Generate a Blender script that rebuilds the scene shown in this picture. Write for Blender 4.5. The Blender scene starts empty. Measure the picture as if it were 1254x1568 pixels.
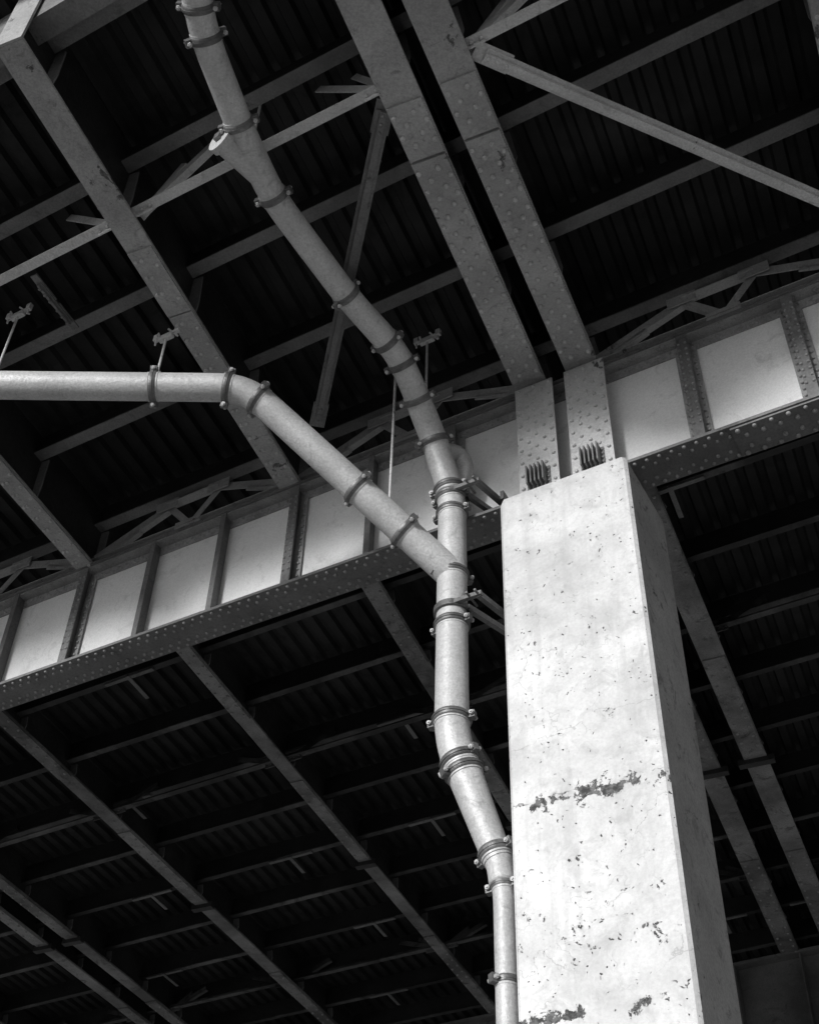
import bpy, bmesh, math, random
from mathutils import Vector, Matrix
random.seed(4)
scene=bpy.context.scene
V=Vector
# ---------------- calibration of the survey camera ----------------
F=2000.0; CX,CY=627.0,784.0; CAMH=1.6
CAM=V((0,0,CAMH))
Zc=V((68,2025,-2000)).normalized()
Fc=V((0,0,-1))
Yc=(Fc-Zc*Fc.dot(Zc)).normalized()
Xc=Yc.cross(Zc)
M=Matrix((Xc,Yc,Zc))
MI=M.transposed()
def ray(x,y): return M@V((x-CX,CY-y,-F))
def at_h(x,y,h):
    r=ray(x,y); return CAM+r*((h-CAMH)/r.z)
def at_d(x,y,d): return CAM+ray(x,y)*(d/F)
def on_plane(x,y,P,n):
    r=ray(x,y); return CAM+r*((P-CAM).dot(n)/r.dot(n))
def proj(p):
    c=MI@(p-CAM); return (CX+F*c.x/-c.z, CY-F*c.y/-c.z)
def hz(v): return V((v.x,v.y,0)).normalized()
UP=V((0,0,1)); DN=V((0,0,-1))
e1=-hz(ray(-4500,2770)); e2=hz(ray(1810,2750))
n=V((-e1.y,e1.x,0))           # away from the camera, normal of the girder web
HC=9.1
G0=at_h(445,910,HC)
HB=on_plane(445,761,G0,n).z
def W(x,y,off=0.0): return on_plane(x,y,G0+n*off,n)
def S(p): # skew coordinates
    d=p-G0; k=e1.x*e2.y-e1.y*e2.x
    return ((d.x*e2.y-d.y*e2.x)/k, (e1.x*d.y-e1.y*d.x)/k)
def P(s,t,z):
    q=G0+e1*s+e2*t; return V((q.x,q.y,z))

# ---------------- materials ----------------
def new_mat(name):
    m=bpy.data.materials.new(name); m.use_nodes=True
    nt=m.node_tree; b=nt.nodes['Principled BSDF']
    return m,nt,b
def nd(nt,t,**k):
    x=nt.nodes.new(t)
    for a,v in k.items(): setattr(x,a,v)
    return x
def noise(nt,scale,detail=6,rough=.6,vec=None,dist=0):
    x=nd(nt,'ShaderNodeTexNoise'); x.inputs['Scale'].default_value=scale
    x.inputs['Detail'].default_value=detail; x.inputs['Roughness'].default_value=rough
    x.inputs['Distortion'].default_value=dist
    if vec: nt.links.new(vec,x.inputs['Vector'])
    return x.outputs['Fac']
def ramp(nt,src,a,b,va=0.,vb=1.):
    x=nd(nt,'ShaderNodeMapRange'); x.inputs['From Min'].default_value=a; x.inputs['From Max'].default_value=b
    x.inputs['To Min'].default_value=va; x.inputs['To Max'].default_value=vb
    nt.links.new(src,x.inputs['Value']); return x.outputs['Result']
def mth(nt,op,a,b=None):
    x=nd(nt,'ShaderNodeMath',operation=op)
    for i,q in enumerate((a,b)):
        if q is None: continue
        if isinstance(q,(int,float)): x.inputs[i].default_value=q
        else: nt.links.new(q,x.inputs[i])
    return x.outputs[0]
def mixc(nt,fac,a,b):
    x=nd(nt,'ShaderNodeMix',data_type='RGBA')
    if isinstance(fac,(int,float)): x.inputs[0].default_value=fac
    else: nt.links.new(fac,x.inputs[0])
    for i,q in ((6,a),(7,b)):
        if isinstance(q,(int,float)): x.inputs[i].default_value=(q,q,q,1)
        else: nt.links.new(q,x.inputs[i])
    return x.outputs[2]
def bump(nt,b,h,strength,dist):
    x=nd(nt,'ShaderNodeBump'); x.inputs['Strength'].default_value=strength; x.inputs['Distance'].default_value=dist
    nt.links.new(h,x.inputs['Height']); nt.links.new(x.outputs[0],b.inputs['Normal'])
def steel(name,lo,hi,rough=.5,metal=0.,stain=.5,scale=2.,fine=.3,flake=0.,big=(.35,.65)):
    m,nt,b=new_mat(name)
    pos=nd(nt,'ShaderNodeNewGeometry').outputs['Position']
    a=noise(nt,scale,6,.65,pos)
    c=mixc(nt,ramp(nt,a,*big),lo,hi)
    st=noise(nt,scale*4,6,.75,pos,1.)
    c=mixc(nt,ramp(nt,st,.55,.67,0,stain),c,lo*.35)
    g=noise(nt,55,3,.75,pos)
    c=mixc(nt,ramp(nt,g,.40,.60,0,fine),c,lo*.35)
    h=mth(nt,'ADD',g,mth(nt,'MULTIPLY',st,2.))
    if flake:
        fl=noise(nt,3.3,8,.72,pos,.5); fk=ramp(nt,fl,.655-flake*.03,.665-flake*.03)
        c=mixc(nt,fk,c,mixc(nt,ramp(nt,g,.4,.6),.05,.14))
        h=mth(nt,'SUBTRACT',h,mth(nt,'MULTIPLY',fk,1.2))
    nt.links.new(c,b.inputs['Base Color'])
    nt.links.new(ramp(nt,st,.3,.7,rough-.08,rough+.15),b.inputs['Roughness'])
    b.inputs['Metallic'].default_value=metal
    bump(nt,b,h,.5,.005)
    return m
m_beam=steel('painted_beam_steel',.30,.46,flake=1.)
m_rivet=steel('highlight_rivet_heads',.42,.62,stain=.5,scale=4,rough=.4)  # same paint as the beams, lightened to stand in for highlights on the heads
m_rivd=steel('painted_rivet_heads',.24,.38,stain=.6,scale=4,rough=.42)
m_bweb=steel('beam_web_shaded_steel',.018,.04)  # shade on the beam webs, put into a near-black base colour
m_far=steel('far_beam_shaded_steel',.10,.33,stain=.8,scale=.9,big=(.38,.62),flake=.6)  # beam steel beyond the girder: under-deck shade and lighter patches painted into the colour
m_web=steel('girder_web_paint',.76,.86,stain=.3,scale=1.2,fine=.16)
m_dark=steel('dark_flange_steel',.12,.20,flake=.5)
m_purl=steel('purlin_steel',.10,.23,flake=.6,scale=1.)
m_pdark=steel('shaded_purlin_steel',.012,.028)  # purlin webs darkened in colour to stand in for shade
m_pfar=steel('far_purlin_shaded_steel',.014,.17,stain=.8,scale=.55,big=(.48,.68))  # purlins deep under the deck: shade and bright dashes put into the colour
m_brace=steel('brace_steel',.52,.68,flake=.5)
m_pipe=steel('galvanised_pipe',.48,.64,rough=.42,metal=.12,stain=.45,scale=2.2,fine=.28)
m_band=steel('coupling_band',.13,.24,rough=.40,metal=.4)
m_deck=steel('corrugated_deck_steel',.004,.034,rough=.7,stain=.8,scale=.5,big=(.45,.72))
m_conc=steel('deck_concrete',.30,.40,rough=.85)

# ---------------- mesh builder ----------------
class MB:
    def __init__(s): s.v=[];s.f=[];s.m=[];s.s=[]
    def add(s,vs,fs,m=0,sm=False):
        o=len(s.v); s.v+=[tuple(x) for x in vs]
        for i,f in enumerate(fs):
            s.f.append([o+i_ for i_ in f]); s.m.append(m[i] if isinstance(m,list) else m); s.s.append(sm)
    def box(s,c,a,b,d,m=0):
        vs=[c+a*i+b*j+d*k for i in(-1,1) for j in(-1,1) for k in(-1,1)]
        s.add(vs,[(0,1,3,2),(4,6,7,5),(0,4,5,1),(2,3,7,6),(0,2,6,4),(1,5,7,3)],m)
    def ext(s,prof,p0,p1,ua,ub,m=0,pm=None):
        k=len(prof)
        vs=[p0+ua*a+ub*b for a,b in prof]+[p1+ua*a+ub*b for a,b in prof]
        fs=[(i,(i+1)%k,k+(i+1)%k,k+i) for i in range(k)]
        fs+=[tuple(range(k))[::-1],tuple(range(k,2*k))]
        s.add(vs,fs,(pm+[m,m]) if pm else m)
    def ibeam(s,p0,p1,a,w,H,tf,mf,mw,tw=.01):
        s.ext([(-w/2,0),(w/2,0),(w/2,tf),(tw,tf),(tw,H),(-tw,H),(-tw,tf),(-w/2,tf)],p0,p1,a,UP,mw,[mf,mf,mf,mw,mw,mw,mf,mf])
    def bar(s,p0,p1,w,h,m=0,up=UP):
        d=(p1-p0).normalized(); a=d.cross(up)
        if a.length<.05: a=d.cross(e1)
        a.normalize(); b=a.cross(d).normalized()
        s.ext([(-w/2,-h/2),(w/2,-h/2),(w/2,h/2),(-w/2,h/2)],p0,p1,a,b,m)
    def angle(s,p0,p1,w,h,t=.012,m=0,up=UP,flip=1):
        d=(p1-p0).normalized(); a=d.cross(up)
        a.normalize(); b=a.cross(d).normalized(); a=a*flip
        s.ext([(-w/2,0),(w/2,0),(w/2,t),(-w/2+t,t),(-w/2+t,h),(-w/2,h)],p0,p1,a,b,m)
    def rivet(s,p,nn,r=.019,m=0):
        a=nn.orthogonal().normalized(); b=nn.cross(a)
        vs=[];K=8
        r*=random.uniform(.93,1.07)
        for rr,hh in ((1,-.1),(.97,.55),(.55,1.05)):
            for i in range(K):
                t=2*math.pi*i/K
                vs.append(p+(a*math.cos(t)+b*math.sin(t))*r*rr+nn*r*hh)
        fs=[(j*K+i,j*K+(i+1)%K,(j+1)*K+(i+1)%K,(j+1)*K+i) for j in(0,1) for i in range(K)]
        fs.append(tuple(range(2*K,3*K)))
        s.add(vs,fs,m,True)
    def tube(s,pts,rad,seg=28,m=0,cap=True,sm=True):
        k=len(pts); tang=[]
        for i in range(k):
            a=pts[max(i-1,0)];b=pts[min(i+1,k-1)]; tang.append((b-a).normalized())
        u=tang[0].orthogonal().normalized(); vs=[]
        for i in range(k):
            u=(u-tang[i]*u.dot(tang[i])).normalized(); w=tang[i].cross(u)
            r=rad[i] if isinstance(rad,(list,tuple)) else rad
            vs+=[pts[i]+(u*math.cos(2*math.pi*j/seg)+w*math.sin(2*math.pi*j/seg))*r for j in range(seg)]
        fs=[(i*seg+j,i*seg+(j+1)%seg,(i+1)*seg+(j+1)%seg,(i+1)*seg+j) for i in range(k-1) for j in range(seg)]
        s.add(vs,fs,m,sm)
        if cap:
            s.add(vs[:seg],[tuple(range(seg))],m); s.add(vs[-seg:],[tuple(range(seg))],m)
    def make(s,name,mats,parent=None):
        me=bpy.data.meshes.new(name); me.from_pydata(s.v,[],s.f)
        for q in mats: me.materials.append(q)
        me.polygons.foreach_set('material_index',s.m); me.polygons.foreach_set('use_smooth',s.s)
        bm=bmesh.new(); bm.from_mesh(me); bmesh.ops.recalc_face_normals(bm,faces=bm.faces); bm.to_mesh(me); bm.free()
        o=bpy.data.objects.new(name,me); scene.collection.objects.link(o)
        if parent: o.parent=parent
        return o

# ---------------- layout numbers ----------------
T0=S(at_h(25,62,HB))[1]; T1=40.0; SL,SR=-26.0,15.0
HF=HB+.35; HP=HB+.55; HD=HP+.30
# ---------------- longitudinal beams ----------------
def line(pa,pb,h):
    a=at_h(*pa,h); b=at_h(*pb,h); return a,(b-a).normalized()
beams=[]
def addb(pa,pb=None,h=HB,w=.22):
    if pb: a,d=line(pa,pb,h)
    else: a=at_h(*pa,h); d=e2.copy()
    q=(G0-a).dot(n)/d.dot(n); c=a+d*q; c.z=0
    beams.append((c,d,w))
addb((25,85),(445,745),w=.23)            #0 A
addb((548,0),(815,597),w=.29)            #1 B
addb((650,0),(892,565),w=.29)            #2 C
addb((65,793),w=.2)                      #3 L1
addb((120,1208),h=HF)                    #4 L2
addb((120,1445),h=HF)                    #5
addb((70,1452),h=HF)                     #6
sA=S(beams[0][0])[0]; sB=S(beams[1][0])[0]; sC=S(beams[2][0])[0]
sp=sB-sA
for k in (1,2,3): beams.append((P(sC+sp*k,0,0),e2.copy(),.23))
s6=S(beams[6][0])[0]
for k in (1,2,3,4): beams.append((P(s6-sp*.95*k,0,0),e2.copy(),.23))
def bpt(b,t,z):
    c,d,w=b; q=c+d*(t*e2.dot(n)/d.dot(n)); return V((q.x,q.y,z))
def rivrow(mb,p0,p1,side,w,z,pitch,cols,m=0,r=.019):
    L=(p1-p0).length; d=(p1-p0)/L; k=int(L/pitch)
    for i in range(k):
        for j,c in enumerate(cols):
            x=(i+.5+(.5 if (j%2) else 0))*pitch+random.uniform(-.004,.004)
            if x>L-.02: continue
            q=p0+d*x+side*(c*w+random.uniform(-.003,.003)); q.z=z; mb.rivet(q,DN,r,m)
for bi,b in enumerate(beams):
    mb=MB(); c,d,w=b; a=V((d.y,-d.x,0))
    tg=.18
    p0=bpt(b,T0,HB+.002); p1=bpt(b,tg,HB+.002)
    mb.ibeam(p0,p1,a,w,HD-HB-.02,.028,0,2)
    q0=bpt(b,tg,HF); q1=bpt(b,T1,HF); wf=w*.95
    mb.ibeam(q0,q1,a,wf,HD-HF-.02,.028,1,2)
    if bi in(1,2):
        ts=S(at_h(*((612,160) if bi==1 else (700,118)),HB))[1]; te=-.28
        tm=S(at_h(*((655,240) if bi==1 else (745,200)),HB))[1]
        segs=[(ts,tm-.01,.018),(tm+.01,te,.030)]
    elif bi==0:
        ts=S(at_h(215,382,HB))[1]; tm=S(at_h(275,478,HB))[1]; segs=[(ts,tm,.018),(tm+.02,-.1,.012)]
    else: segs=[(-3.2,-.1,.018)]
    for (ta,tb,th) in segs:
        A=bpt(b,ta,HB-th/2); B_=bpt(b,tb,HB-th/2)
        mb.ext([(-w*.47,-th/2),(w*.47,-th/2),(w*.47,th/2),(-w*.47,th/2)],A,B_,a,UP,0)
        cols=(-.38,-.15,.15,.38) if bi in(1,2) else (-.33,.33,-.12) 
        rivrow(mb,A,B_,a,w,HB-th,.17,cols,3,.022 if bi in (1,2) else .018)
    for (ta,tb) in ((.3,3.2),(4.6,6.6),(9.0,13.)):
        A=bpt(b,ta,HF-.01); B_=bpt(b,tb,HF-.01)
        mb.ext([(-wf*.46,-.008),(wf*.46,-.008),(wf*.46,.008),(-wf*.46,.008)],A,B_,a,UP,1)
        rivrow(mb,A,B_,a,wf,HF-.018,.2,(-.3,.3),4,.018)
    mb.box(bpt(b,6.75,HF-.02),a*(w*.75),d*.05,UP*.04,2)
    mb.box(bpt(b,T0,HB+.5)-d*.012,a*(w*.5),d*.01,UP*.5,0)
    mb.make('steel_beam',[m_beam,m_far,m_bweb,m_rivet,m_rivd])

# ---------------- purlins + knee plates ----------------
tp0=S(at_h(500,95,HP))[1]; tp2=S(at_h(500,507,HP))[1]; dt=(tp2-tp0)/2
mb=MB(); kb=MB(); clips=MB()
tps=[]; k=-1
while tp0+dt*k<T1:
    tps.append(tp0+dt*k); k+=1
pw=.12
for ti,t in enumerate(tps):
    if t<T0+.2: continue
    h=HD-HP-.012
    far=t>.5; w_=.085 if far else pw
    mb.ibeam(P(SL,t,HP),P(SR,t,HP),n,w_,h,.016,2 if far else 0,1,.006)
    for b in beams:
        c,d,w=b; a=V((d.y,-d.x,0)); h0=HB+.035 if t<0 else HF+.035
        tt=t+.07
        for sg in(-1,1):
            p=bpt(b,tt,h0)
            q=[p+a*(sg*.012),p+a*(sg*w*.46),p+a*(sg*w*.52)+UP*(HP-h0-.02)*.25,p+a*(sg*.10)+UP*(HP-h0),p+a*(sg*.012)+UP*(HP-h0)]
            m_=len(q); vs=q+[x+d*.014 for x in q]
            kb.add(vs,[tuple(range(m_)),tuple(range(m_,2*m_))]+[(i,(i+1)%m_,m_+(i+1)%m_,m_+i) for i in range(m_)],0)
    if far and ti%2==0:
        s=SL+1
        while s<SR-1:
            if random.random()<.55:
                c=P(s,t,HP-.03); clips.angle(c-e2*.04,c+e2*.42,.05,.04,.01,0)
                clips.box(P(s,t,HP-.012),e1*.35,n*.025,UP*.008,0)
            s+=random.uniform(1.2,2.4)
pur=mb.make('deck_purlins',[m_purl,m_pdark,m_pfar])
kb.make('web_stiffeners',[steel('stiffener_steel',.12,.22)],pur)
clips.make('purlin_clips',[m_purl],pur)

# ---------------- corrugated deck + slab ----------------
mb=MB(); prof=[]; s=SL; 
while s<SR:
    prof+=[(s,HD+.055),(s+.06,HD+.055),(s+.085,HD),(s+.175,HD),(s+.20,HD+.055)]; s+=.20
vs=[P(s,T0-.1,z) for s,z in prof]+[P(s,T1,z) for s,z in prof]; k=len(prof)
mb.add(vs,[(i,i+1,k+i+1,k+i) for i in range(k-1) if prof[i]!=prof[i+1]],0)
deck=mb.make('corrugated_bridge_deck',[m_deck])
mb=MB()
def slab(s0,s1,t0,t1,z0,z1,m=0):
    q=[P(s0,t0,z0),P(s1,t0,z0),P(s1,t1,z0),P(s0,t1,z0)]
    mb.add(q+[V((p.x,p.y,z1)) for p in q],[(0,1,2,3),(4,5,6,7),(0,1,5,4),(1,2,6,5),(2,3,7,6),(3,0,4,7)],m)
slab(SL,SR+.05,T0-.12,T1,HD+.06,HD+.28)
slab(SL,SR+.05,T0-.65,T0-.125,HD+.02,HD+.28)
slab(SL,SR+.05,T0-.65,T0-.45,HD+.283,HD+1.1)
mb.make('road_slab',[m_conc],deck)
mb=MB()
c0=P(SL,T0+.12,HB+.38); c1=P(SR,T0+.12,HB+.38); h=HD-HB-.38-.01
mb.ext([(-.09,0),(.09,0),(.09,.02),(-.07,.02),(-.07,h),(-.09,h)],c0,c1,n,UP,0)
mb.make('edge_channel',[m_purl])

# ---------------- cross frames ----------------
bs=sorted(beams,key=lambda b:S(b[0])[0])
def cross_frame(t,zl,zu,fan,name,mat,w=.085):
    mb=MB()
    for i in range(len(bs)-1):
        a=bpt(bs[i],t,zl); b=bpt(bs[i+1],t,zl)
        L=(b-a).length
        if L<1.2: continue
        d=(b-a)/L; a=a+d*.03; b=b-d*.03
        if fan:
            mb.angle(a,b,w,.08,.012,0)
            for p,sg in((a,1),(b,-1)):
                mb.box(p+d*sg*.14+UP*.02+n*.02,d*.10,n*.006,UP*.06,0)
                mb.angle(p+d*sg*.10+UP*.03+n*.02,p+d*sg*.70+UP*(zu-zl)+n*.02,.07,.06,.01,0,up=n)
                mb.angle(p+d*sg*.05+UP*.05+n*.06,p+d*sg*.40+UP*(zu-zl)+n*.06,.06,.05,.01,0,up=n)
                for q in range(3): mb.rivet(p+d*sg*(.06+q*.08)-UP*.002,DN,.015,0)
        else:
            up=V((0,0,zu-zl))
            mb.angle(a,b,.10,.07,.012,0)
            mid=(a+b)/2
            mb.angle(a+up*.15,a+d*L*.36+up,.09,.06,.012,0,up=n)
            mb.angle(b+up*.15,b-d*L*.36+up,.09,.06,.012,0,up=n)
            mb.angle(a+d*L*.36+up,b-d*L*.36+up,.10,.06,.012,0)
            mb.angle(a+d*L*.36+up,mid+UP*.02,.07,.05,.012,0,up=n)
            mb.angle(b-d*L*.36+up,mid+UP*.02,.07,.05,.012,0,up=n)
            mb.angle(a+d*.05,a+d*L*.22+up*.55,.06,.05,.012,0,up=n)
            mb.angle(b-d*.05,b-d*L*.22+up*.55,.06,.05,.012,0,up=n)
            mb.box(a+d*L*.36+up-n*.03,d*.13,n*.006,UP*.07,0); mb.box(b-d*L*.36+up-n*.03,d*.13,n*.006,UP*.07,0)
            mb.box(mid-n*.03,d*.15,n*.006,UP*.06,0)
    return mb.make(name,[mat])
tb=S(at_h(500,177,HB+.08))[1]
cross_frame(tb,HB+.08,HP+.1,True,'cross_frame',m_brace)
cross_frame(-.05,HB+.10,HB+.50,False,'cross_frame',steel('girder_truss_steel',.32,.48,flake=.5))
for t in (4.2,9.5,14.8,20.): cross_frame(t,HF+.06,HP+.1,True,'cross_frame',m_pfar)

def brace(pa,pb,z,w,mat,name='lateral_brace'):
    mb=MB(); a=at_h(*pa,z); b=at_h(*pb,z)
    d=(b-a).normalized(); side=d.cross(UP)
    mb.ext([(-w/2,0),(w/2,0),(w/2,.012),(.006,.012),(.006,w*.8),(-.006,w*.8),(-.006,.012),(-w/2,.012)],a,b,side,UP,0)
    mb.ext([(-w*.22,-.03),(w*.22,-.03),(w*.22,-.002),(-w*.22,-.002)],a,b,side,UP,0)
    for p,sg in((a,1),(b,-1)):
        mb.box(p+d*sg*.06+UP*.022,d*.14,side*w*.62,UP*.008,0)
        for i in range(3): mb.rivet(p+d*sg*(.03+.07*i)+UP*-.03,DN,.016,0)
    return mb.make(name,[mat])
brace((742,85),(1330,338),HB+.04,.12,m_brace)
brace((588,170),(487,645),HB+.04,.11,m_purl)
brace((60,435),(108,495),HB+.1,.05,m_purl)

# ---------------- plate girder ----------------
mb=MB()
pl=W(0,1066); pr=W(1254,628)
sl,sr=S(pl)[0],S(pr)[0]
def zb0(s): return pl.z+(pr.z-pl.z)*(s-sl)/(sr-sl)
gs0=sl-5; gs1=sr+6
def zb(s): return zb0(max(min(s,sr+3),sl-3))
def GP(s,off,z): q=G0+e1*s+n*off; return V((q.x,q.y,z))
sk=[gs0,sl-3,sr+3,gs1]
for i in range(3):
    s0,s1=sk[i],sk[i+1]
    q=[(s0,zb(s0)),(s1,zb(s1)),(s1,HB-.03),(s0,HB-.03)]
    vs=[GP(s,-.007,z) for s,z in q]+[GP(s,.007,z) for s,z in q]
    mb.add(vs,[(0,1,2,3),(4,5,6,7),(0,1,5,4),(2,3,7,6),(0,3,7,4),(1,2,6,5)],0)
    A,B_=GP(s0,0,zb(s0)),GP(s1,0,zb(s1))
    fw=.17
    mb.ext([(-fw,-.03),(fw,-.03),(fw,0),(-fw,0)],A,B_,n,UP,1)
    for sg in(-1,1): mb.ext([(.009*sg,.002),(.13*sg,.002),(.13*sg,.016),(.022*sg,.016),(.022*sg,.11),(.009*sg,.11)],A,B_,n,UP,1)
    A,B_=GP(s0,0,HB),GP(s1,0,HB)
    mb.ext([(-.14,-.028),(.14,-.028),(.14,0),(-.14,0)],A,B_,n,UP,1)
    for sg in(-1,1): mb.ext([(.009*sg,-.03),(.12*sg,-.03),(.12*sg,-.044),(.022*sg,-.044),(.022*sg,-.14),(.009*sg,-.14)],A,B_,n,UP,2)
s=gs0+.1
while s<gs1-.1:
    for c in(-.135,-.075,.075,.135):
        o=.045 if c in(-.075,.135) else 0
        z=zb(s+o)-.03
        mb.rivet(GP(s+o,c,z),DN,.016,2)
    mb.rivet(GP(s,-.022,HB-.075),-n,.014,2); mb.rivet(GP(s+.045,-.022,HB-.115),-n,.014,2)
    mb.rivet(GP(s,-.022,zb(s)+.06),-n,.014,2)
    s+=.10
cs=S(W(1125,670))[0]
mb.ext([(-.155,-.05),(.155,-.05),(.155,-.031),(-.155,-.031)],GP(cs,0,zb(cs)),GP(sr+3,0,zb(sr+3)),n,UP,1)
s=cs+.05
while s<sr+2.5:
    for c in(-.125,-.06,.06,.125): mb.rivet(GP(s+(.05 if abs(c)<.1 else 0),c,zb(s)-.05),DN,.020,2)
    s+=.13
def stiff(px,py,big):
    s=S(W(px,py))[0]; z0=zb(s)+.02; z1=HB-.032
    hh=(z1-z0)/2; c=GP(s,0,(z0+z1)/2)
    for sg in(-1,1):
        mb.box(c+n*sg*.07,e1*.006,n*.055,UP*hh,1)
        if big: mb.box(c+n*sg*.03+e1*.05,e1*.042,n*.006,UP*(hh-.11),2)
    if big:
        mb.box(c-n*.03-e1*.05,e1*.042,n*.006,UP*(hh-.11),2)
        mb.box(c-n*.122,e1*.045,n*.006,UP*hh,1)
        z=z0+.14
        while z<z1-.14:
            mb.rivet(GP(s+.065,-.037,z),-n,.014,2); mb.rivet(GP(s-.065,-.037,z),-n,.014,2)
            mb.rivet(GP(s-.028,-.129,z+.03),-n,.012,2);mb.rivet(GP(s+.028,-.129,z+.03),-n,.012,2)
            z+=.075
    else:
        mb.box(c-n*.128,e1*.028,n*.006,UP*hh,1)
for px,py,bg in((-100,1080,1),(5,1040,0),(112,1003,1),(222,965,0),(335,922,0),(450,880,1),(573,835,0),(700,790,1),(1075,660,1),(1247,600,1),(1400,540,0)):
    stiff(px,py,bg)
for (tl,tr,br,bl) in (((793,607),(851,587),(860,737),(800,752)),((868,577),(930,557),(944,708),(880,722))):
    c=[W(*q,-.21) for q in (tl,tr,br,bl)]
    u=(S(c[0])[0]+S(c[3])[0])/2; v=(S(c[1])[0]+S(c[2])[0])/2
    zt=HB-.035; zb_=min(c[2].z,c[3].z)
    O=GP((u+v)/2,-.21,(zt+zb_)/2); hw=(v-u)/2*1.0; hh=(zt-zb_)/2
    mb.box(O,e1*hw,n*.008,UP*hh,3)
    mb.box(O+n*.10,e1*.010,n*.09,UP*hh,2)
    rows=int(hh*2/.075)
    for i in range(rows):
        z=zb_+.05+i*.075
        for jx in range(5):
            if (i+jx)%2: continue
            mb.rivet(O+e1*(-hw*.8+jx*hw*.4)+UP*(z-O.z)-n*.008,-n,.017,3)
    for jx in range(-2,3):
        mb.box(GP((u+v)/2+jx*.035,-.27,zb_+.10),e1*.006,n*.05,UP*.10,1)
    mb.box(GP((u+v)/2,-.225,zb_+.10),e1*.10,n*.006,UP*.11,1)
    for jx in(-1,1):
        for iz in range(4): mb.rivet(GP((u+v)/2+jx*.086,-.232,zb_+.04+iz*.045),-n,.012,2)
m_plate=steel('bearing_plate_paint',.48,.60,flake=.5)
mb.make('plate_girder',[m_web,m_dark,m_rivd,m_plate])

# second pier girder far off
mb=MB()
t2=S(at_h(1190,1470,HF))[1]
A=P(SL,t2,HF-.62); B_=P(SR,t2,HF-.62)
mb.ext([(-.2,-.62),(.2,-.62),(.2,-.58),(.01,-.58),(.01,.58),(.2,.58),(.2,.62),(-.2,.62),(-.2,.58),(-.01,.58),(-.01,-.58),(-.2,-.58)],A,B_,n,UP,0)
s=SL+.5
while s<SR: mb.box(P(s,t2,HF-.62)-n*.1,e1*.01,n*.085,UP*.575,0); s+=1.
mb.make('plate_girder',[m_purl])

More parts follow.
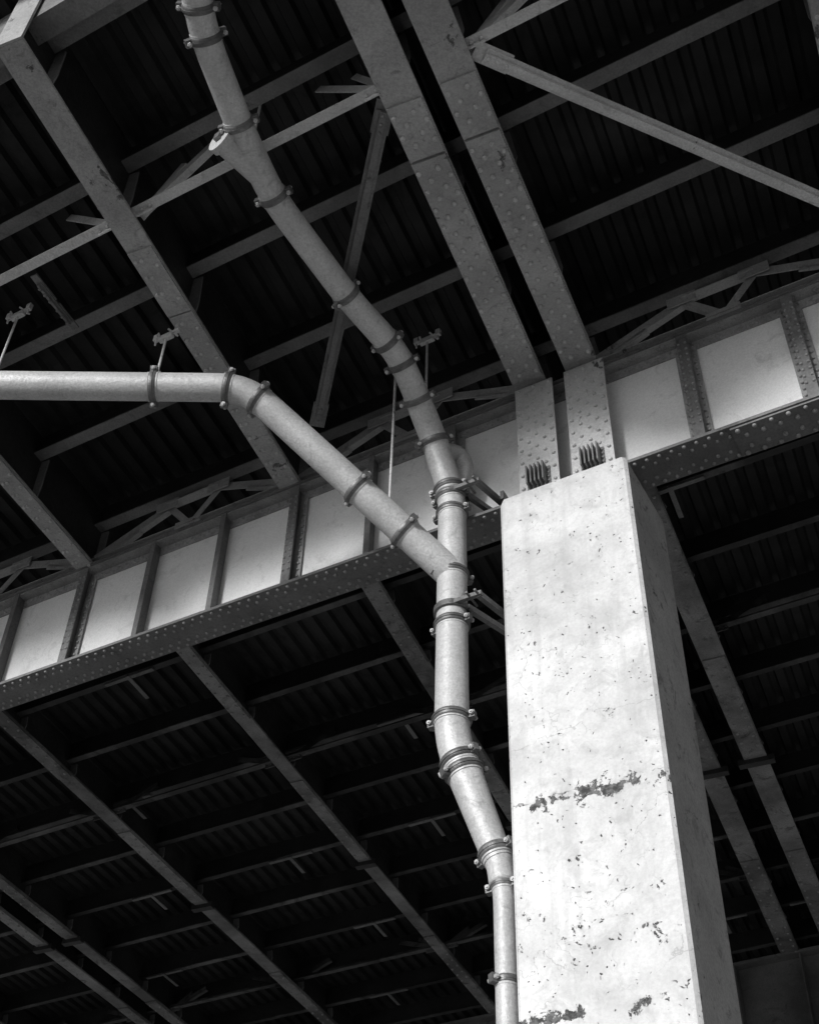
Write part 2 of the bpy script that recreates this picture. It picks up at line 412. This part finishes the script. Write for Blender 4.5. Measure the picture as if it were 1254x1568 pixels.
# ---------------- concrete column ----------------
sc0=S(W(860,765))[0]; hcol=zb(sc0)-.052
cl=at_h(764,766,hcol); cr=at_h(958,697,hcol); cb=at_h(1008,800,hcol)
wd=(cr-cl).dot(e1); nd_=(cb-cr).dot(n)
CF=cl.copy()
def colprof():
    ch=.024
    x0,x1,y0,y1=0,wd,0,nd_
    return [(x0+ch,y0),(x1-ch,y0),(x1,y0+ch),(x1,y1-ch),(x1-ch,y1),(x0+ch,y1),(x0,y1-ch),(x0,y0+ch)]
def peel_mat():
    m,nt,b=new_mat('peeling_white_column_paint')
    pos=nd(nt,'ShaderNodeNewGeometry').outputs['Position']
    sep=nd(nt,'ShaderNodeSeparateXYZ'); nt.links.new(pos,sep.inputs[0]); z=sep.outputs['Z']
    big=noise(nt,1.6,8,.68,pos,.5); c=mixc(nt,ramp(nt,big,.40,.62),.76,.54)
    mid=noise(nt,6,8,.72,pos,.6); c=mixc(nt,ramp(nt,mid,.51,.68,0,.5),c,.36)
    mp=nd(nt,'ShaderNodeMapping'); mp.inputs['Scale'].default_value=(9,9,.5); nt.links.new(pos,mp.inputs[0])
    stv=noise(nt,1.,5,.6,mp.outputs[0]); c=mixc(nt,ramp(nt,stv,.52,.72,0,.42),c,.36)
    gr=noise(nt,45,4,.75,pos); c=mixc(nt,ramp(nt,gr,.42,.62,0,.2),c,.3)
    fine=noise(nt,12,8,.72,pos,.3)
    zp=on_plane(905,1203,CF,n).z
    def bnd(zc,w):
        return mth(nt,'SUBTRACT',1.,ramp(nt,mth(nt,'ABSOLUTE',mth(nt,'SUBTRACT',z,zc)),0,w))
    band=bnd(zp-.04,.12)
    band2=bnd(on_plane(905,1550,CF,n).z,.08)
    band3=bnd(on_plane(850,1440,CF,n).z,.45)
    low=noise(nt,3.1,2,.5,pos)
    bmask=mth(nt,'MULTIPLY',mth(nt,'MAXIMUM',band,band2),ramp(nt,low,.40,.49,.15,1.))
    bmask=mth(nt,'MAXIMUM',bmask,mth(nt,'MULTIPLY',band3,.28))
    v=mth(nt,'ADD',fine,mth(nt,'MULTIPLY',bmask,.235))
    chip=ramp(nt,v,.66,.668)
    wob=mth(nt,'MULTIPLY',mth(nt,'SUBTRACT',noise(nt,7,5,.7,pos),.5),.13)
    cr1=mth(nt,'SUBTRACT',1.,ramp(nt,mth(nt,'ABSOLUTE',mth(nt,'ADD',mth(nt,'SUBTRACT',z,zp),wob)),.001,.005))
    cr1=mth(nt,'MULTIPLY',cr1,ramp(nt,fine,.44,.52))
    chip=mth(nt,'MAXIMUM',chip,mth(nt,'MULTIPLY',cr1,.6))
    c=mixc(nt,chip,c,mixc(nt,ramp(nt,noise(nt,30,4,.6,pos),.4,.6),.03,.15))
    vc=nd(nt,'ShaderNodeTexVoronoi',feature='DISTANCE_TO_EDGE'); vc.inputs['Scale'].default_value=2.2
    wv=nd(nt,'ShaderNodeVectorMath',operation='ADD'); nt.links.new(pos,wv.inputs[0])
    nz=nd(nt,'ShaderNodeTexNoise'); nz.inputs['Scale'].default_value=5; nz.inputs['Detail'].default_value=5; nt.links.new(pos,nz.inputs['Vector'])
    sc=nd(nt,'ShaderNodeVectorMath',operation='SCALE'); nt.links.new(nz.outputs['Color'],sc.inputs[0]); sc.inputs['Scale'].default_value=.35
    nt.links.new(sc.outputs[0],wv.inputs[1]); nt.links.new(wv.outputs[0],vc.inputs['Vector'])
    hair=mth(nt,'MULTIPLY',mth(nt,'SUBTRACT',1.,ramp(nt,vc.outputs['Distance'],.0,.010)),ramp(nt,low,.45,.6,0,.5))
    c=mixc(nt,hair,c,.2)
    vo=nd(nt,'ShaderNodeTexVoronoi'); vo.inputs['Scale'].default_value=17; nt.links.new(wv.outputs[0],vo.inputs['Vector'])
    sel=noise(nt,6,2,.5,pos)
    pore=mth(nt,'MULTIPLY',mth(nt,'SUBTRACT',1.,ramp(nt,vo.outputs['Distance'],.10,.16)),ramp(nt,sel,.46,.50))
    c=mixc(nt,pore,c,.05)
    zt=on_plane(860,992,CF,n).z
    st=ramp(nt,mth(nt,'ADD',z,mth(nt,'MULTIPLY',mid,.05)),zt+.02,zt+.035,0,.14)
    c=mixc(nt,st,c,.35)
    nt.links.new(c,b.inputs['Base Color']); b.inputs['Roughness'].default_value=.75
    h=mth(nt,'SUBTRACT',mth(nt,'MULTIPLY',mid,.6),mth(nt,'ADD',mth(nt,'MULTIPLY',chip,.8),pore))
    bump(nt,b,h,.8,.012)
    return m
m_col=peel_mat()
m_side=steel('weathered_shaded_column_side',.32,.48,rough=.8,stain=.8,scale=1.5,flake=.8)  # weathering, plus the shade of the unlit face painted as a darker base
mb=MB(); base=V((CF.x,CF.y,0))
lv=[0,.4,2,4,6,hcol-.05,hcol]; pr_=colprof()
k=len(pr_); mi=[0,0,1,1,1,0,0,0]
for i in range(len(lv)-1):
    A=base+UP*lv[i]; B_=base+UP*lv[i+1]
    vs=[A+e1*a+n*b for a,b in pr_]
    if i==len(lv)-2: vs+=[B_+e1*(wd/2+(a-wd/2)*.975)+n*(nd_/2+(b-nd_/2)*.975) for a,b in pr_]
    else: vs+=[B_+e1*a+n*b for a,b in pr_]
    mb.add(vs,[(j,(j+1)%k,k+(j+1)%k,k+j) for j in range(k)],mi)
    if i==len(lv)-2: mb.add(vs[k:],[tuple(range(k))],0)
mb.box(base+e1*wd/2+n*nd_/2+UP*.12,e1*(wd/2+.2),n*(nd_/2+.2),UP*.12,2)
mb.make('concrete_column',[m_col,m_side,m_conc])
for tt,ss in((t2,sc0),(0,sc0-15.5)):
    mb=MB(); q=P(ss,tt,0)
    zt=HF-1.25 if tt else zb(ss)-.05
    mb.ext([(-.5,-.45),(.5,-.45),(.5,.45),(-.5,.45)],q,q+UP*zt,e1,n,0)
    mb.box(q+UP*.12,e1*.7,n*.65,UP*.12,0)
    mb.make('concrete_column',[m_side if tt else m_col])

# ---------------- drain pipes ----------------
def rounded(pts,rad,bend):
    P_=[];R_=[]
    for i in range(len(pts)):
        if i in(0,len(pts)-1): P_.append(pts[i]);R_.append(rad[i]);continue
        a,b,c=pts[i-1],pts[i],pts[i+1]
        l0=min(bend,(a-b).length*.48); l1=min(bend,(c-b).length*.48)
        A=b+(a-b).normalized()*l0; C=b+(c-b).normalized()*l1
        for k in range(9):
            t=k/8; P_.append(A*(1-t)**2+b*2*t*(1-t)+C*t*t); R_.append(rad[i])
    return P_,R_
def nearest(path,rad,px,py):
    best=None
    for i in range(len(path)-1):
        for k in range(12):
            q=path[i].lerp(path[i+1],k/12); x,y=proj(q); d=(x-px)**2+(y-py)**2
            if best is None or d<best[0]: best=(d,q,(path[i+1]-path[i]).normalized(),rad[i]+(rad[i+1]-rad[i])*k/12)
    return best[1:]
def coupling(mb,path,rad,px,py,w=.058,lug=None):
    q,d,r=nearest(path,rad,px,py)
    d=(d+V((random.uniform(-.03,.03),random.uniform(-.03,.03),random.uniform(-.03,.03)))).normalized()
    mb.tube([q-d*w/2,q-d*w*.35,q+d*w*.35,q+d*w/2],[r*1.07,r*1.13,r*1.13,r*1.07],28,1)
    mb.tube([q-d*.007,q+d*.007],[r*1.18,r*1.18],28,1)
    mb.tube([q-d*(w*.5+.015),q-d*w*.5],[r*1.04,r*1.04],28,0)
    mb.tube([q+d*(w*.5),q+d*(w*.5+.015)],[r*1.04,r*1.04],28,0)
    toward=(CAM-q).normalized(); s2=(toward-d*toward.dot(d)).normalized()
    s2=(s2*random.uniform(.2,.8)+d.cross(s2)*random.choice((-1,1))).normalized()
    for sg in(1,-1):
        v=s2*sg; u=v.cross(d)
        mb.box(q+v*(r*1.22),v*.028,u*.024,d*.028,1)
        mb.tube([q+v*r*1.30-u*.055,q+v*r*1.30+u*.055],.009,8,0)
        mb.tube([q+v*r*1.30-u*.046,q+v*r*1.30-u*.03],.017,6,0,sm=False)
        mb.tube([q+v*r*1.30+u*.03,q+v*r*1.30+u*.046],.017,6,0,sm=False)
V0=at_d(692,945,9.8)
def VA(y,axis=V0):
    lo,hi=0,12
    for _ in range(40):
        m=(lo+hi)/2
        if proj(V((axis.x,axis.y,m)))[1]>y: lo=m
        else: hi=m
    return V((axis.x,axis.y,lo))
colL=CF+n*.10
A2=on_plane(771,1360,colL,n)
r1=.104; r2=.123
nodes=[((292,-60),.0,r1*1.12),((312,52),-.02,r1),((372,205),-.10,r1),((418,302),-.14,r1),((532,455),-.2,r1),((600,530),-.25,r1*1.02),((622,568),-.33,r1*1.02),((664,672),-.62,r1*1.08)]
pts=[at_h(*q,HB+h) for q,h,r in nodes]; rad=[r for *_,r in nodes]
pts+=[VA(760),VA(1135)]; rad+=[r2*.92,r2]
L2=on_plane(763,1318,A2,n)
pts+=[L2]; rad+=[r2*.80]
path,rd=rounded(pts,rad,.20)
mb=MB()
mb.tube(path,rd,32,0)
for px,py in((303,10),(312,58),(366,190),(415,303),(532,450),(594,522),(618,556),(641,612),(663,676),(688,748),(692,762),(692,790),(692,872),(693,945),(692,1103),(702,1166),(709,1186),(757,1322)):
    coupling(mb,path,rd,px,py)
pp=[L2,L2.lerp(A2,.45),A2+UP*-.05,V((A2.x,A2.y,.25))]
pa,ra=rounded(pp,[.095,.085,.068,.068],.12)
mb.tube(pa,ra,24,0)
for px,py in((768,1357),(775,1545)): coupling(mb,pa,ra,px,py,.045)
q,d,r=nearest(path,rd,402,268)
st=at_h(338,212,HB-.14)
mb.tube([q,q.lerp(st,.5),st],[r1*.98,r1*.95,r1*.92],28,0)
dd=(st-q).normalized(); mb.tube([st-dd*.05,st+dd*.01],[r1*1.12,r1*1.12],20,0,sm=False)
mb.tube([st+dd*.01,st+dd*.04],[r1*.4,r1*.4],4,1,sm=False)
a=nearest(path,rd,672,690)[0]; c=VA(758)
ta,tr=rounded([a,at_d(704,694,11.1),at_d(714,722,11.0),c],[.075]*4,.12); mb.tube(ta,tr,20,0)
mb.make('drain_pipe',[m_pipe,m_band])
HBR=HB-.72
J=VA(880)
bn=[at_h(-260,587,HBR+.02),at_h(378,594,HBR),J]
mbp=MB(); bpth,brd=rounded(bn,[.117,.117,.123],.22)
mbp.tube(bpth,brd,32,0)
for px,py in((245,594),(349,598),(396,612),(556,752),(624,812)): coupling(mbp,bpth,brd,px,py)
mbp.make('branch_drain_pipe',[m_pipe,m_band])

def hanger(px,py,path,rd,top,clamp=True):
    mb=MB(); q,d,r=nearest(path,rd,px,py)
    a=q+UP*r*1.0; b=V((q.x,q.y,top))
    mb.tube([a,b],.011,8,1)
    mb.tube([a,a+UP*.06],.022,8,0); mb.box(a+UP*.05,d*.03,d.cross(UP).normalized()*.02,UP*.012,0)
    if clamp:
        mb.box(b+UP*.0,e1*.12,n*.014,UP*.012,1); mb.box(b-UP*.04,e1*.07,n*.02,UP*.014,1)
        for sg in(-1,1):
            mb.box(b+e1*sg*.11+UP*.02,e1*.022,n*.018,UP*.035,1)
            mb.tube([b+e1*sg*.11-UP*.07,b+e1*sg*.11+UP*.06],.009,6,1)
            mb.tube([b+e1*sg*.05-n*.05,b+e1*sg*.08+n*.05],.009,6,1)
    return mb.make('pipe_hanger',[m_band,m_brace])
hanger(258,594,bpth,brd,HB-.04)
hanger(6,590,bpth,brd,HB+.25)
hanger(593,775,bpth,brd,HB+.1,False)
hanger(395,225,path,rd,HP+.15,True)
hanger(537,462,path,rd,HP+.2,False)
hanger(653,640,path,rd,HP,True)

for y in(765,938):
    mb=MB(); q=VA(y)
    mb.tube([q-UP*.025,q+UP*.025],[r2*1.14]*2,28,0)
    mb.bar(q-n*.10-e1*.02,q-n*.10+e1*.30,.035,.035)
    mb.bar(q+n*.0+e1*.13,q+n*.62+e1*.34,.04,.05)
    mb.bar(q+e1*.27-n*.1,CF+n*.45+UP*(q.z-CF.z),.04,.05)
    mb.tube([q+e1*.27-n*.16,q+e1*.27+n*.02],.010,8)
    mb.tube([q+e1*.20-n*.16,q+e1*.20+n*.02],.010,8)
    mb.bar(CF+n*.1+UP*(q.z-CF.z)-e1*.02,CF+n*.75+UP*(q.z-CF.z)-e1*.02,.03,.09)
    mb.make('pipe_bracket',[m_band])

# ---------------- ground ----------------
m,nt,b=new_mat('ground_concrete')
pos=nd(nt,'ShaderNodeNewGeometry').outputs['Position']
c=mixc(nt,ramp(nt,noise(nt,.4,6,.65,pos),.35,.65),.30,.42); c=mixc(nt,ramp(nt,noise(nt,60,3,.6,pos),.4,.7,0,.3),c,.18)
nt.links.new(c,b.inputs['Base Color']); b.inputs['Roughness'].default_value=.9
mb=MB(); R=600
mb.add([V((-R,-R,0)),V((R,-R,0)),V((R,R,0)),V((-R,R,0))],[(0,1,2,3)],0)
mb.make('ground',[m])

# ---------------- light ----------------
EL=math.radians(16); Sd=V((-.62,-.78,0)).normalized()
Sv=V((Sd.x*math.cos(EL),Sd.y*math.cos(EL),math.sin(EL)))
w=bpy.data.worlds.new('World'); scene.world=w; w.use_nodes=True; nt=w.node_tree
bg=nt.nodes['Background']; sky=nt.nodes.new('ShaderNodeTexSky'); sky.sky_type='NISHITA'; sky.sun_disc=False
sky.sun_elevation=EL; sky.sun_rotation=math.atan2(Sd.x,Sd.y)
bw=nt.nodes.new('ShaderNodeRGBToBW'); nt.links.new(sky.outputs[0],bw.inputs[0]); nt.links.new(bw.outputs[0],bg.inputs[0])
bg.inputs[1].default_value=.10
l=bpy.data.lights.new('sun','SUN'); l.energy=3.3; l.angle=math.radians(10); l.color=(1,1,1)
lo=bpy.data.objects.new('sun',l); lo.rotation_euler=(-Sv).to_track_quat('-Z','Y').to_euler(); scene.collection.objects.link(lo)
scene.view_settings.view_transform='Standard'; scene.view_settings.look='None'; scene.view_settings.exposure=0

# ---------------- camera ----------------
cd=bpy.data.cameras.new('camera'); co=bpy.data.objects.new('camera',cd); scene.collection.objects.link(co)
cd.sensor_fit='VERTICAL'; cd.sensor_height=24; cd.lens=24*F/1568; cd.clip_end=2000; cd.clip_start=.05
mw=M.to_4x4(); mw.translation=CAM; co.matrix_world=mw
scene.camera=co
